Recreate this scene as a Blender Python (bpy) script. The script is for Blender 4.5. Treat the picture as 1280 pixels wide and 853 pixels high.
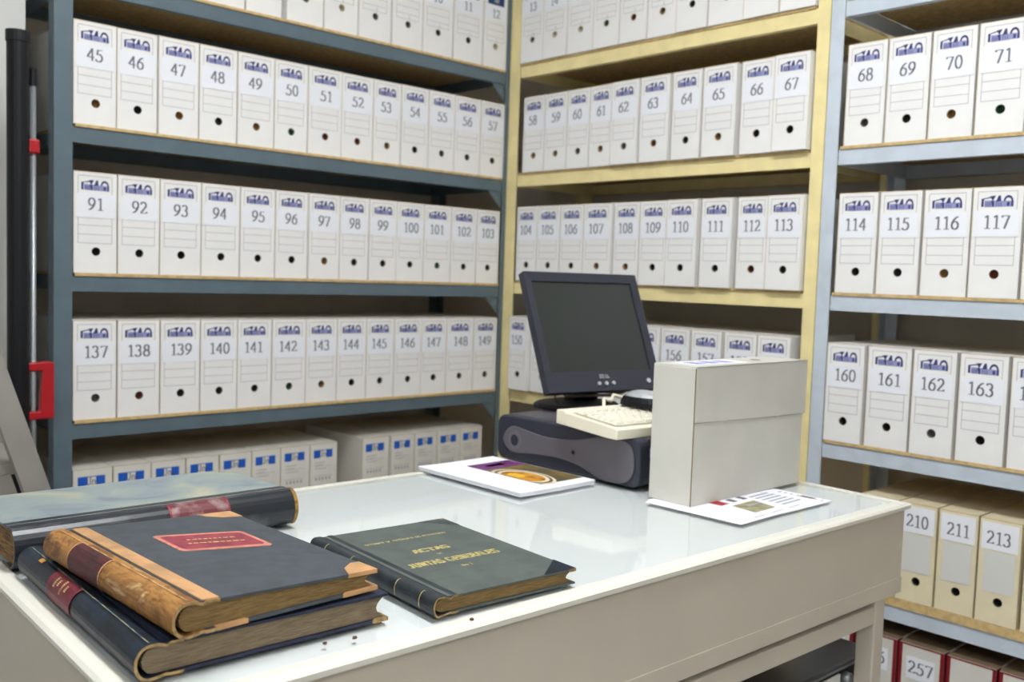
import bpy, math, random
from math import sin, cos, pi, radians
from mathutils import Matrix, Vector
random.seed(7)
S = bpy.context.scene
COL = S.collection
for o in list(bpy.data.objects): bpy.data.objects.remove(o)

# ------------------------------------------------------------------ camera
ZO = 1.2                                   # height of the third shelf beam above the floor
YAW, PIT, ROL, FPX = -0.7573, -0.0670, 0.0331, 1196.5
fw = Vector((-sin(YAW)*cos(PIT), cos(YAW)*cos(PIT), sin(PIT)))
rt0 = Vector((cos(YAW), sin(YAW), 0)); up0 = rt0.cross(fw)
rt = cos(ROL)*rt0 + sin(ROL)*up0; up = -sin(ROL)*rt0 + cos(ROL)*up0
cam_d = bpy.data.cameras.new('camera'); cam = bpy.data.objects.new('camera', cam_d); COL.objects.link(cam)
CAMPOS = Vector((-2.3092, -2.5036, 0.073 + ZO))
M = Matrix.Identity(4)
for i in range(3):
    M[i][0] = rt[i]; M[i][1] = up[i]; M[i][2] = -fw[i]; M[i][3] = CAMPOS[i]
cam.matrix_world = M
cam_d.sensor_width = 36; cam_d.lens = FPX/1280*36
cam_d.clip_start = 0.02; cam_d.clip_end = 50
cam_d.dof.use_dof = True; cam_d.dof.focus_distance = 1.3; cam_d.dof.aperture_fstop = 6.0
S.camera = cam

# ------------------------------------------------------------------ world, exposure
w = bpy.data.worlds.new('world'); S.world = w; w.use_nodes = True
w.node_tree.nodes['Background'].inputs[0].default_value = (0.9, 0.95, 1, 1)
w.node_tree.nodes['Background'].inputs[1].default_value = 0.02
S.view_settings.view_transform = 'Standard'; S.view_settings.look = 'None'
S.view_settings.gamma = 1; S.view_settings.use_curve_mapping = False
S.view_settings.exposure = 0.42
LAMP = 34.0            # radiance of the fluorescent diffusers

# ------------------------------------------------------------------ materials
def lin(c):
    return tuple(((v/255)/12.92 if v/255 <= .04045 else ((v/255+.055)/1.055)**2.4) for v in c[:3]) + (1,)
def mat(name, col, rough=.6, metal=0, noise=0, scale=20, col2=None, stretch=None, coat=0, emit=0, lo=.4, hi=.62, bump=0, detail=4, spec=None):
    m = bpy.data.materials.new(name); m.use_nodes = True
    nt = m.node_tree; b = nt.nodes['Principled BSDF']
    b.inputs['Base Color'].default_value = lin(col); b.inputs['Roughness'].default_value = rough
    b.inputs['Metallic'].default_value = metal
    if coat: b.inputs['Coat Weight'].default_value = coat; b.inputs['Coat Roughness'].default_value = .1
    if spec is not None: b.inputs['Specular IOR Level'].default_value = spec
    if emit:
        b.inputs['Emission Color'].default_value = lin(col); b.inputs['Emission Strength'].default_value = emit
    if noise or col2 or bump:
        tc = nt.nodes.new('ShaderNodeTexCoord'); mp = nt.nodes.new('ShaderNodeMapping')
        if stretch: mp.inputs['Scale'].default_value = stretch
        n = nt.nodes.new('ShaderNodeTexNoise'); n.inputs['Scale'].default_value = scale; n.inputs['Detail'].default_value = detail
        nt.links.new(tc.outputs['Object'], mp.inputs[0]); nt.links.new(mp.outputs[0], n.inputs['Vector'])
        if noise or col2:
            r = nt.nodes.new('ShaderNodeValToRGB'); r.color_ramp.elements[0].position = lo; r.color_ramp.elements[1].position = hi
            c2 = col2 if col2 else tuple(max(0, v*(1-noise)) for v in col)
            r.color_ramp.elements[0].color = lin(col); r.color_ramp.elements[1].color = lin(c2)
            nt.links.new(n.outputs['Fac'], r.inputs[0]); nt.links.new(r.outputs[0], b.inputs['Base Color'])
        if bump:
            bp = nt.nodes.new('ShaderNodeBump'); bp.inputs['Strength'].default_value = bump; bp.inputs['Distance'].default_value = .002
            nt.links.new(n.outputs['Fac'], bp.inputs['Height']); nt.links.new(bp.outputs[0], b.inputs['Normal'])
    return m
MT = {}
MT['card'] = mat('white_cardboard', (236,235,232), .75, noise=.02, scale=8)
MT['kraft'] = mat('kraft_cut_edge', (186,160,120), .8)
MT['print'] = mat('grey_print', (158,158,162), .8)
MT['paper'] = mat('label_paper', (234,236,241), .7)
MT['ink'] = mat('number_ink', (112,114,124), .8)
MT['blue_ink'] = mat('dark_blue_ink', (52,56,112), .7)
MT['mid_ink'] = mat('pale_violet_ink', (148,150,192), .7)
MT['band'] = mat('royal_blue_print', (20,88,186), .6)
MT['navyband'] = mat('navy_print', (22,58,110), .6)
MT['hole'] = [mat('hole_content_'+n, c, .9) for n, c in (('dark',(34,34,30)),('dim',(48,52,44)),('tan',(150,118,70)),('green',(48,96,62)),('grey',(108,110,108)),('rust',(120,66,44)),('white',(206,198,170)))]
MT['card2'] = mat('offwhite_cardboard', (218,215,205), .75, noise=.04, scale=8)
MT['cream'] = mat('cream_cardboard', (228,216,182), .7, noise=.04, scale=8)
MT['sheet'] = mat('greyish_paper', (212,212,206), .75)
MT['brown_card'] = mat('brown_cardboard', (122,102,78), .8, noise=.15, scale=10)
MT['redtape'] = mat('red_binding_tape', (128,18,30), .6)
MT['steel_dark'] = mat('slate_grey_paint', (93,110,119), .45, noise=.05, scale=15)
MT['steel_yel'] = mat('ochre_paint', (240,224,164), .45, noise=.04, scale=15)
MT['steel_lt'] = mat('light_blue_grey_paint', (198,208,218), .45, noise=.04, scale=15)
MT['chip'] = mat('chipboard', (212,182,126), .8, noise=.12, scale=60)
MT['wall'] = mat('wall_paint', (226,226,224), .85, noise=.03, scale=3)
MT['wallgrey'] = mat('plaster_behind_racks', (216,208,192), .9, noise=.06, scale=3)
MT['floor'] = mat('floor_terrazzo', (150,147,142), .5, noise=.25, scale=70)
MT['ceil'] = mat('ceiling_paint', (236,236,232), .9)
MT['table'] = mat('cream_white_lacquer', (196,188,172), .45, noise=.02, scale=6)
MT['table_lip'] = mat('white_table_edge', (226,224,212), .25)
MT['tablebase'] = mat('white_under_glass', (219,222,222), .6)
MT['black'] = mat('black_plastic', (20,21,24), .5, spec=.25)
MT['blackmatte'] = mat('black_matte', (26,26,29), .6, spec=.3)
MT['navy'] = mat('navy_grey_plastic', (42,44,57), .45)
MT['purplegrey'] = mat('warm_grey_plastic', (94,91,97), .45)
MT['silver'] = mat('silver_metal', (160,164,168), .4, metal=.6)
MT['alu'] = mat('dull_aluminium', (154,150,143), .5, metal=.25, noise=.05, scale=12)
MT['red'] = mat('red_plastic', (168,12,24), .4)
MT['keycream'] = mat('cream_plastic', (232,226,204), .5)
MT['keycap'] = mat('pale_keycaps', (236,232,214), .5)
MT['screen'] = mat('dark_screen', (44,49,47), .3)
MT['chrome'] = mat('silver_plastic', (205,210,214), .25, metal=.5)
MT['boxgrey'] = mat('grey_white_cardboard', (198,196,186), .8, noise=.03, scale=10)

# ------------------------------------------------------------------ mesh builder
class MB:
    def __init__(s): s.v = []; s.f = []; s.m = []
    def poly(s, pts, m=0):
        i = len(s.v); s.v += [tuple(p) for p in pts]; s.f.append(tuple(range(i, i+len(pts)))); s.m.append(m)
    def box(s, x0, x1, y0, y1, z0, z1, m=0):
        i = len(s.v)
        s.v += [(x0,y0,z0),(x1,y0,z0),(x1,y1,z0),(x0,y1,z0),(x0,y0,z1),(x1,y0,z1),(x1,y1,z1),(x0,y1,z1)]
        for q in ((0,3,2,1),(4,5,6,7),(0,1,5,4),(1,2,6,5),(2,3,7,6),(3,0,4,7)): s.f.append(tuple(i+k for k in q)); s.m.append(m)
    def prism(s, pts, off, m=0, mside=None):
        """closed outline pts (3D), extruded by the vector off"""
        n = len(pts); i = len(s.v); off = Vector(off)
        s.v += [tuple(p) for p in pts] + [tuple(Vector(p)+off) for p in pts]
        s.f.append(tuple(range(i+n-1, i-1, -1))); s.m.append(m)
        s.f.append(tuple(range(i+n, i+2*n))); s.m.append(m)
        for k in range(n):
            j = (k+1) % n; s.f.append((i+k, i+j, i+n+j, i+n+k)); s.m.append(m if mside is None else mside)
    def tube(s, pts, r, n=10, m=0, cap=True):
        pts = [Vector(p) for p in pts]; rings = []
        rr = r if isinstance(r, (list, tuple)) else [r]*len(pts)
        ref = Vector((0,0,1)) if abs((pts[1]-pts[0]).normalized().z) < .9 else Vector((1,0,0))
        for k, p in enumerate(pts):
            d = (pts[min(k+1, len(pts)-1)] - pts[max(k-1, 0)]).normalized()
            a = ref - d*ref.dot(d); a.normalize(); b = d.cross(a)
            i = len(s.v); rings.append(i)
            for q in range(n): s.v.append(tuple(p + rr[k]*(a*cos(2*pi*q/n) + b*sin(2*pi*q/n))))
        for k in range(len(pts)-1):
            for q in range(n):
                j = (q+1) % n; s.f.append((rings[k]+q, rings[k]+j, rings[k+1]+j, rings[k+1]+q)); s.m.append(m)
        if cap:
            s.f.append(tuple(rings[0]+q for q in range(n-1,-1,-1))); s.m.append(m)
            s.f.append(tuple(rings[-1]+q for q in range(n))); s.m.append(m)
    def map(s, fn): s.v = [tuple(fn(*p)) for p in s.v]; return s
    def build(s, name, mats, parent=None, smooth=False, bevel=0, seg=2, auto=35):
        me = bpy.data.meshes.new(name); me.from_pydata(s.v, [], s.f); me.update()
        mats = mats if isinstance(mats, (list, tuple)) else [mats]
        for m in mats: me.materials.append(m)
        for p, mi in zip(me.polygons, s.m): p.material_index = mi; p.use_smooth = smooth
        o = bpy.data.objects.new(name, me); COL.objects.link(o)
        if parent: o.parent = parent
        if bevel:
            b = o.modifiers.new('bevel', 'BEVEL'); b.width = bevel; b.segments = seg; b.limit_method = 'ANGLE'; b.angle_limit = radians(auto)
        return o
def thing(name, label, cat, loc=(0,0,0), rz=0, group=None):
    o = bpy.data.objects.new(name, None); COL.objects.link(o); o.empty_display_size = .05
    o.location = loc; o.rotation_euler = (0,0,rz); o['label'] = label; o['category'] = cat
    if group: o['group'] = group
    return o
def struct(name, mb, m, **k):
    o = mb.build(name, m, **k); o['kind'] = 'structure'; return o
def arc(cx, cy, rx, ry, a0, a1, n=12):
    return [(cx+rx*cos(radians(a0+(a1-a0)*k/n)), cy+ry*sin(radians(a0+(a1-a0)*k/n))) for k in range(n+1)]

# ------------------------------------------------------------------ serif lettering drawn with a broad pen (unit height 1)
def rotp(pts): return [(.6-x, 1-y) for x, y in pts]
six = [[(.52,.97),(.36,.9),(.2,.72),(.1,.5),(.07,.32)], arc(.3,.31,.23,.3,0,360,20)]
GL = {
 '0': [arc(.3,.5,.23,.49,0,360,22)],
 '1': [[(.32,0),(.32,.99)], [(.32,.98),(.13,.86)], [(.12,.02),(.52,.02)]],
 '2': [arc(.28,.72,.21,.26,165,-35,12)+[(.06,.04)], [(.06,.05),(.53,.05),(.55,.16)]],
 '3': [arc(.26,.75,.2,.23,155,-85,12), arc(.25,.27,.24,.27,85,-155,14)],
 '4': [[(.42,0),(.42,.99)], [(.42,.97),(.04,.31)], [(.04,.31),(.57,.31)], [(.06,.285),(.57,.285)]],
 '5': [[(.53,.95),(.19,.95)], [(.19,.95),(.13,.55)], arc(.25,.31,.27,.31,118,-150,14)],
 '6': six,
 '7': [[(.06,.84),(.09,.95),(.55,.95)], [(.54,.95),(.24,0)]],
 '8': [arc(.3,.75,.19,.23,0,360,16), arc(.3,.26,.23,.26,0,360,18)],
 '9': [rotp(p) for p in six],
 'A': [[(.04,0),(.3,1)], [(.3,1),(.58,0)], [(.14,.34),(.48,.34)], [(-.03,.02),(.14,.02)], [(.46,.02),(.66,.02)]],
 'C': [arc(.34,.5,.3,.49,40,320,16), [(.57,.98),(.57,.72)]],
 'T': [[(.3,0),(.3,1)], [(.03,.96),(.57,.96)], [(.03,.97),(.03,.76)], [(.57,.97),(.57,.76)], [(.18,.02),(.42,.02)]],
 'S': [arc(.29,.74,.21,.24,35,270,10)+arc(.29,.25,.23,.25,90,-145,10), [(.49,.98),(.49,.76)], [(.06,.24),(.06,.02)]],
 'J': [[(.36,1)]+[(.36,.3)]+arc(.2,.25,.16,.25,0,-160,8), [(.22,.98),(.5,.98)]],
 'U': [[(.12,1),(.12,.3)]+arc(.32,.3,.2,.29,180,360,10)+[(.52,1)], [(0,.98),(.24,.98)], [(.42,.98),(.62,.98)]],
 'N': [[(.12,0),(.12,1)], [(.12,1),(.52,0)], [(.52,0),(.52,1)], [(0,.02),(.22,.02)], [(.42,.98),(.62,.98)]],
 'G': [arc(.34,.5,.3,.49,45,350,16), [(.62,.46),(.62,.04)], [(.42,.46),(.7,.46)]],
 'E': [[(.12,0),(.12,1)], [(.02,.97),(.54,.97)], [(.02,.03),(.56,.03)], [(.12,.5),(.42,.5)], [(.54,1),(.54,.78)], [(.56,.24),(.56,0)], [(.42,.62),(.42,.38)]],
 'R': [[(.12,0),(.12,1)], [(.02,.97),(.3,.97)]+arc(.3,.74,.22,.23,90,-90,8)+[(.12,.5)], [(.3,.5),(.56,.02),(.64,.02)], [(0,.02),(.24,.02)]],
 'L': [[(.12,0),(.12,1)], [(0,.98),(.24,.98)], [(0,.03),(.54,.03),(.56,.26)]],
 'D': [[(.12,0),(.12,1)], [(.02,.97),(.26,.97)]+arc(.26,.5,.32,.47,90,-90,12)+[(.02,.03)]],
 'O': [arc(.34,.5,.3,.49,0,360,20)],
 'Y': [[(.3,0),(.3,.48)], [(.3,.48),(.04,.98)], [(.3,.48),(.56,.98)], [(.18,.02),(.42,.02)]],
 'n': [[(.1,0),(.1,.62)], [(.1,.5)]+arc(.28,.44,.18,.18,150,0,8)+[(.46,0)]],
 'i': [[(.12,0),(.12,.62)], [(.12,.78),(.12,.92)]],
 'o': [arc(.28,.31,.22,.3,0,360,14)],
 'e': [[(.06,.32),(.48,.32)]+arc(.27,.31,.21,.3,0,310,12)],
 'a': [arc(.24,.28,.18,.26,0,360,12), [(.44,.6),(.44,0)]],
 'd': [arc(.24,.28,.18,.26,0,360,12), [(.44,1),(.44,0)]],
 't': [[(.2,.95),(.2,.06),(.34,.02)], [(.04,.62),(.36,.62)]],
 'r': [[(.1,0),(.1,.62)], [(.1,.45),(.22,.6),(.38,.6)]],
 's': [arc(.22,.46,.15,.14,40,270,6)+arc(.22,.16,.17,.16,90,-140,6)],
 'l': [[(.12,0),(.12,1)]], '.': [[(.08,0),(.08,.1)]], ' ': [],
 'V': [[(.04,1),(.3,0)], [(.3,0),(.56,1)], [(-.04,.98),(.14,.98)], [(.46,.98),(.64,.98)]],
}
ADV = {'1':.62,' ':.4,'i':.26,'l':.26,'.':.24,'t':.4,'r':.42,'s':.44,'n':.56,'o':.56,'e':.54,'a':.56,'d':.58,'J':.58,'G':.8,'C':.72,'O':.74,'N':.7,'U':.7,'D':.7,'R':.7}
def adv(c): return ADV.get(c, .67 if c.isdigit() else .66)
def text_width(t, h, k=1.0): return sum(adv(c) for c in t)*h*k
def text(mb, t, x, y, h, P, m=0, wx=.12, wy=.05, k=1.0):
    """draw t from (x, y); P maps plane coordinates to 3D; k widens the letters"""
    for c in t:
        for st in GL.get(c, []):
            for (x0,y0), (x1,y1) in zip(st, st[1:]):
                dx, dy = x1-x0, y1-y0; L = math.hypot(dx, dy)
                if L < 1e-6: continue
                nx, ny = -dy/L, dx/L; hw = (abs(nx)*wx + abs(ny)*wy)/2
                e = .012/L if L > 0 else 0
                ax, ay, bx, by = x0-dx*e, y0-dy*e, x1+dx*e, y1+dy*e
                q = [(ax-nx*hw, ay-ny*hw), (bx-nx*hw, by-ny*hw), (bx+nx*hw, by+ny*hw), (ax+nx*hw, ay+ny*hw)]
                mb.poly([P(x+px*h*k, y+py*h) for px, py in q], m)
        x += adv(c)*h*k

# ================================================================== SETTING
XR, YB, XL, YF, ZC = .44, .44, -4.2, -4.6, 2.95
b = MB(); b.box(XL, XR, YF, YB, -.1, 0); struct('floor', b, MT['floor'])
b = MB(); b.box(XL, XR, YF, YB, ZC, ZC+.1); struct('ceiling', b, MT['ceil'])
b = MB(); b.box(-1.549, XR+.1, YB, YB+.1, 0, ZC); struct('wall_back', b, MT['wallgrey'])
b = MB(); b.box(XR, XR+.1, YF, YB, 0, ZC); struct('wall_right', b, MT['wallgrey'])
b = MB(); b.box(XL-.1, XL, YF, YB, 0, ZC); struct('wall_left', b, MT['wall'])
b = MB(); b.box(XL, XR, YF-.1, YF, 0, ZC); struct('wall_front', b, MT['wall'])
b = MB(); b.box(XL, -1.549, .08, YB+.1, 0, ZC); struct('wall_corner', b, mat('grey_white_wall_paint',(206,206,202),.85,noise=.03,scale=3))

# ceiling fluorescent fixtures (out of frame, they light the room)
MT['tube'] = mat('fluorescent_diffuser', (250,252,255), .5, emit=LAMP)
MT['fix'] = mat('white_enamel', (235,235,232), .5)
def fixture(x, y, rz, lab):
    t = thing('ceiling_light', lab, 'light', (x, y, ZC-.09), rz, None)
    b = MB(); b.box(-.62,.62,-.16,.16,.03,.09); b.build('housing', MT['fix'], t, bevel=.006)
    b = MB(); b.box(-.6,.6,-.14,.14,0,.029); b.build('diffuser', MT['tube'], t, bevel=.008)
LIGHTS = [(-1.5,-1.72,pi/2,'white fluorescent ceiling light above the glass topped table'),
          (-3.3,-3.9,pi/2,'unseen white fluorescent fill light added behind the table, away from the racks')]  # second fixture is unseen, added as fill from the left
for a in LIGHTS: fixture(*a)

# ================================================================== RACKS
def rack(name, label, mp, y0, y1, posts, beams, m, lip, depth, loc, rz, boards=True, gus=(), thick=None):
    """local x along the front, y into the rack; posts: list of (x, width); y0..y1 the board span"""
    t = thing(name, label, 'shelving rack', loc, rz)
    for px, pw, sgn in posts:
        for fy, d in ((0, 1), (depth, -1)):
            b = MB(); b.box(px, px+pw, min(fy, fy+d*.0025), max(fy, fy+d*.0025), 0, 2.75)
            xs = px if sgn > 0 else px+pw-.0025
            b.box(xs, xs+.0025, min(fy+d*.0025, fy+d*.04), max(fy+d*.0025, fy+d*.04), 0, 2.75)
            b.build('post', m, t)
    for zb in beams:
        sh = MB()
        h = .0388
        for fy, d in ((.003, 1), (depth-.003, -1)):
            sh.box(y0, y1, min(fy, fy+d*.003), max(fy, fy+d*.003), zb, zb+h)
            sh.box(y0, y1, min(fy+d*.003, fy+d*.02), max(fy+d*.003, fy+d*.02), zb, zb+.003)
        for xx in (y0, y1-.003): sh.box(xx, xx+.003, .006, depth-.006, zb, zb+h)
        sb = sh.build('shelf_frame', m, t)
        lp = thick if (thick and abs(zb-beams[4]) < 1e-6) else lip
        bd = MB(); bd.box(y0+.005, y1-.005, -.0012, depth-.0045, zb+h+.0005, zb+h+.0005+lp)
        bd.build('board', MT['chip'], sb)
        g = MB()
        for px, sgn in gus:
            g.prism([(px, .007, zb), (px+sgn*.06, .007, zb), (px, .007, zb-.06)], (0, .002, 0))
        if gus: g.build('gusset', m, sb)
    return t
DL = .4
LZ = [.7427, .3714, 0, -.3754, -.751, -1.13]
rack('metal_rack', 'slate grey steel rack with chipboard shelves along the back wall', None, -1.463, -.013,
     [(-1.508, .044, 1), (-.012, .04, -1)], [z+ZO for z in LZ], MT['steel_dark'], .0075, DL, (0,0,0), 0, gus=((-.014,-1),))
YZ = [.7603, .3873, .0149, -.3647, -.745, -1.13]
rack('metal_rack', 'ochre yellow steel rack in the corner, behind the monitor', None, .054, 1.177,
     [(.002, .05, 1), (1.179, .036, -1)], [z+ZO for z in YZ], MT['steel_yel'], .0065, DL, (0.004,0,0), -pi/2, gus=())
BZ = [.7648, .3885, .013, -.3728, -.7539, -1.13]
rack('metal_rack', 'light blue grey steel rack on the right, beside the yellow rack', None, 1.256, 2.4,
     [(1.2175, .037, 1), (2.402, .037, -1)], [z+ZO for z in BZ], MT['steel_lt'], .0075, DL, (0.004,0,0), -pi/2, thick=.022)

# ================================================================== ARCHIVE BOXES
HC = [0,0,0,1,1,1,2,2,3,4,5]
def front_with_hole(b, w, h, hx, hz, r, m_hole):
    """front face at y=0 with a round finger hole, tube and the dim contents behind it"""
    n = 24; s = r*1.5
    sq = []
    for k in range(n):
        a = 2*pi*k/n; c, q = cos(a), sin(a); mm = max(abs(c), abs(q)); sq.append((hx+s*c/mm, hz+s*q/mm))
    ci = [(hx+r*cos(2*pi*k/n), hz+r*sin(2*pi*k/n)) for k in range(n)]
    for k in range(n):
        j = (k+1) % n
        b.poly([(ci[k][0],0,ci[k][1]), (ci[j][0],0,ci[j][1]), (sq[j][0],0,sq[j][1]), (sq[k][0],0,sq[k][1])])
        b.poly([(ci[k][0],0,ci[k][1]), (ci[k][0],.004,ci[k][1]), (ci[j][0],.004,ci[j][1]), (ci[j][0],0,ci[j][1])], 1)
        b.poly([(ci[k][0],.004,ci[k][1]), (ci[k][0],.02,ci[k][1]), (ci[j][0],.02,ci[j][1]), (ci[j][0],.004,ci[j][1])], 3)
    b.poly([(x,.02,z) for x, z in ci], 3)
    x0, x1, z0, z1 = hx-s, hx+s, hz-s, hz+s
    for a0, a1, c0, c1 in ((0,w,0,z0), (0,w,z1,h), (0,x0,z0,z1), (x1,w,z0,z1)):
        b.poly([(a0,0,c0), (a1,0,c0), (a1,0,c1), (a0,0,c1)])
def shell(b, w, h, d):
    b.poly([(0,d,0),(0,0,0),(0,0,h),(0,d,h)]); b.poly([(w,0,0),(w,d,0),(w,d,h),(w,0,h)])
    b.poly([(w,d,0),(0,d,0),(0,d,h),(w,d,h)]); b.poly([(0,0,h),(w,0,h),(w,d,h),(0,d,h)]); b.poly([(0,d,0),(w,d,0),(w,0,0),(0,0,0)])
def rule(b, x0, x1, z0, z1, m=2, y=-.0003): b.poly([(x0,y,z0),(x1,y,z0),(x1,y,z1),(x0,y,z1)], m)
def logo(b, x, z, s, w):
    """hand drawn blue emblem: dark bar, rising line, two dark wedges and an arch over a pale violet ground"""
    P = lambda px, pz, e=0: (x+px*w, -.0005-e, z+pz*s)
    def pg(pts, m, e=0): b.poly([P(p, q, e) for p, q in pts], m)
    pg([(.1,.02),(.98,.02),(.98,.5),(.1,.6)], 5)
    pg([(0,.05),(.08,.05),(.08,.7),(0,.74)], 4, .0002)
    pg([(0,.74),(.08,.7),(.3,.8),(.3,.9)], 4, .0002)
    pg([(.26,.95),(.45,1),(.36,.52)], 4, .0002); pg([(.3,.55),(.4,.55),(.4,.02),(.35,.02)], 4, .0002)
    pg([(.45,.45),(.53,.98),(.6,1),(.62,.5)], 4, .0002)
    for k in range(4): pg([(.13+k*.05,.05),(.15+k*.05,.05),(.15+k*.05,.45),(.13+k*.05,.45)], 4, .0002)
    for k in range(3): pg([(.47+k*.07,.04),(.49+k*.07,.04),(.49+k*.07,.4),(.47+k*.07,.4)], 4, .0002)
    o = arc(.84,.5,.15,.5,0,180,8); i = arc(.84,.5,.09,.3,180,0,8)
    for k in range(8):
        pg([o[k], o[k+1], i[8-k-1], i[8-k]], 4, .0002)
    pg([(.93,.02),(1,.02),(1,.5),(.93,.5)], 4, .0002); pg([(.8,.08),(.88,.08),(.88,.42),(.8,.42)], 4, .0002)
def archive_box(label, group, loc, rz, w, num=None, style='std', hole=None, h=.255, d=.36, tilt=0, clip=None):
    t = thing('archive_box', label, 'box', loc, rz + radians(random.uniform(-.2,.2)), group)
    k = w/.112
    b = MB()
    hm = MT['hole'][random.choice(HC) if hole is None else hole]
    card = {'std':MT['card'],'top':MT['card'],'uni':MT['card2'],'cream':MT['cream'],'red':MT['card2']}[style]
    mats = [card, MT['kraft'], MT['print'], hm, MT['blue_ink'], MT['mid_ink'], MT['band'], MT['redtape'], MT['navyband']]
    lt = .0011
    if style == 'std':
        front_with_hole(b, w, h, w/2+.002, .0545, .0108, 3)
        x0, x1 = .011*k, w-.012*k
        rule(b, x0, x1, h-.0105-lt, h-.0105)
        for x in (x0, x1-lt): rule(b, x, x+lt, h-.179, h-.0105)
        for q in (.134, .157, .179): rule(b, x0, x1, h-q-lt, h-q)
        logo(b, .0195*k, h-.047, .0265, .072*k)
    elif style == 'top':
        front_with_hole(b, w, h, w/2+.002, .073, .0105, 3)
        rule(b, .016*k, w-.016*k, .213, .246, 8); rule(b, w*.42, w*.62, .221, .238, 2, -.0006)
        x0, x1 = .014*k, w-.014*k
        for q in (.09, .106, .128, .15): rule(b, x0, x1, q-lt, q)
        rule(b, w*.55, w*.55+.002, .09, .1)
        for x in (x0, x1-lt): rule(b, x, x+lt, .09, .15)
    elif style == 'uni':
        front_with_hole(b, w, h, w/2, .04, .0105, 3)
        x0, x1 = .014*k, w-.02*k
        rule(b, x0, x0+.026*k, h-.045, h-.02, 6); rule(b, x1-.026*k, x1, h-.045, h-.02, 6)
        rule(b, x0+.026*k, x1-.026*k, h-.022, h-.02, 6)
        text(b, 'Uni', w/2-.0155, h-.042, .019, lambda u, v: (u, -.0006, v), 4, .11, .05)
        for q, a in ((.058,.6),(.066,.5),(.077,.7)): rule(b, x0+.004, x0+.004+(x1-x0-.008)*a, h-q-.002, h-q)
        rule(b, x0, x1, h-.07-lt, h-.07); rule(b, x0, x1, h-.1-lt, h-.1)
        for q in range(5): rule(b, x0+.006+q*.012, x0+.012+q*.012, h-.114, h-.105, 2)
    elif style == 'cream':
        front_with_hole(b, w, h, w/2+.003, .052, .0105, 3)
    elif style == 'red':
        front_with_hole(b, w, h, w/2, .06, .0105, 3)
        rule(b, 0, .0085, 0, h, 7); rule(b, w-.0085, w, 0, h, 7); rule(b, 0, w, h-.004, h, 7)
        for x_ in (-.0003, w+.0003): b.poly([(x_,0,0),(x_,.03,0),(x_,.03,h),(x_,0,h)], 7)
    shell(b, w, h, d)
    # cut edge of the cardboard lid and the crease of the flap
    rule(b, 0, w, h-.0016, h, 1, -.0002)
    if style in ('std','top','uni'):
        rule(b, 0, .0012, 0, h, 1, -.0002)
    b.build('carton', mats, t)
    if num is not None:
        hh = {'std':.0305,'top':.028,'cream':.03,'red':.03}[style]
        cz = {'std':h-.081,'top':.183,'cream':h-.043,'red':h-.055}[style]
        z0, z1 = {'std':(h-.115,h-.0545),'top':(.16,.212),'cream':(h-.072,h-.008),'red':(h-.085,h-.03)}[style]
        jx = random.uniform(-.005,.003)*k
        b = MB(); e = .006*k if style != 'red' else .02
        b.box(e, w-e, -.0014, -.0006, z0, z1)
        tw = text_width(num, hh, 1.06*k**.5)
        text(b, num, w/2-tw/2+jx+.001, cz-hh/2, hh, lambda u, v: (u, -.0017, v), 1, .135, .06, 1.06*k**.5)
        b.build('number_label', [MT['paper'], MT['ink']], t)
    if style == 'cream':
        b = MB(); b.box(.012, w-.01, -.001, -.0004, h-.17, h-.075); b.build('blank_label', MT['sheet'], t)
    if style == 'red':
        b = MB(); b.box(.0005, w-.0005, .002, d-.01, h+.0002, h+.0012); b.build('lid', MT['brown_card'], t)
    return t
def left_box(x0, x1, zb, dy=0, **k):
    return archive_box(loc=(x0+.0015, .0085-dy, zb+ZO), rz=0, w=x1-x0-.003, **k)
def right_box(y0, y1, zb, dx=0, **k):      # y0 > y1
    return archive_box(loc=(-.001-dx, y0-.0015, zb+ZO), rz=-pi/2, w=y0-y1-.003, **k)
ORD = ['first','second','third','fourth','fifth','sixth','seventh','eighth','ninth','tenth','eleventh','twelfth','thirteenth']
LT = .0388+.0086; RT = .0388+.0078
def J(): return random.uniform(0, .006)

# --- slate grey rack
xs = [-1.0,-.886,-.876,-.75,-.627,-.503,-.379,-.251,-.12,-.012]
top = [(-1.236,-1.118),(-1.116,-1.002),(-1.0,-.886),(-.874,-.75),(-.749,-.628),(-.626,-.504),(-.502,-.38),(-.378,-.252),(-.25,-.122),(-.12,-.012)]
for i, (a, c) in enumerate(top):
    n = 3+i; left = 12-n
    lab = f'white archive box numbered {n} on the top shelf of the slate grey rack' if n >= 10 else \
          f'white archive box cut off by the photo top, {ORD[left-1]} to the left of box 12'
    left_box(a, c, LZ[0]+LT, J(), label=lab, group='archive boxes on the top shelf of the slate rack', num=str(n), style='top', hole=[6,6,6,4,6,4,4,0,1,6][i])
rows = [(45, [-1.463,-1.355,-1.248,-1.135,-1.023,-.908,-.798,-.68,-.563,-.457,-.347,-.236,-.121,-.008], LZ[1]+LT, 'second', [2,0,2,1,2,3,5,5,2,0,3,1,1]),
        (91, [-1.462,-1.352,-1.24,-1.123,-1.008,-.897,-.789,-.679,-.572,-.464,-.352,-.236,-.122,-.015], LZ[2]+LT, 'third', [0,1,0,1,0,0,2,0,0,1,3,1,1]),
        (137, [-1.462,-1.351,-1.237,-1.124,-1.012,-.903,-.789,-.678,-.569,-.463,-.352,-.243,-.122,-.012], LZ[3]+LT, 'fourth', [4,5,0,1,0,3,2,0,1,0,1,1,4])]
for n0, xx, zb, od, holes in rows:
    for i in range(13):
        left_box(xx[i], xx[i+1], zb, J(), label=f'white archive box numbered {n0+i} on the {od} shelf of the slate grey rack',
                 group=f'archive boxes on the {od} shelf of the slate rack', num=str(n0+i), hole=holes[i])
u1 = [-1.461,-1.359,-1.257,-1.16,-1.062,-.962,-.867,-.767,-.669]
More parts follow.
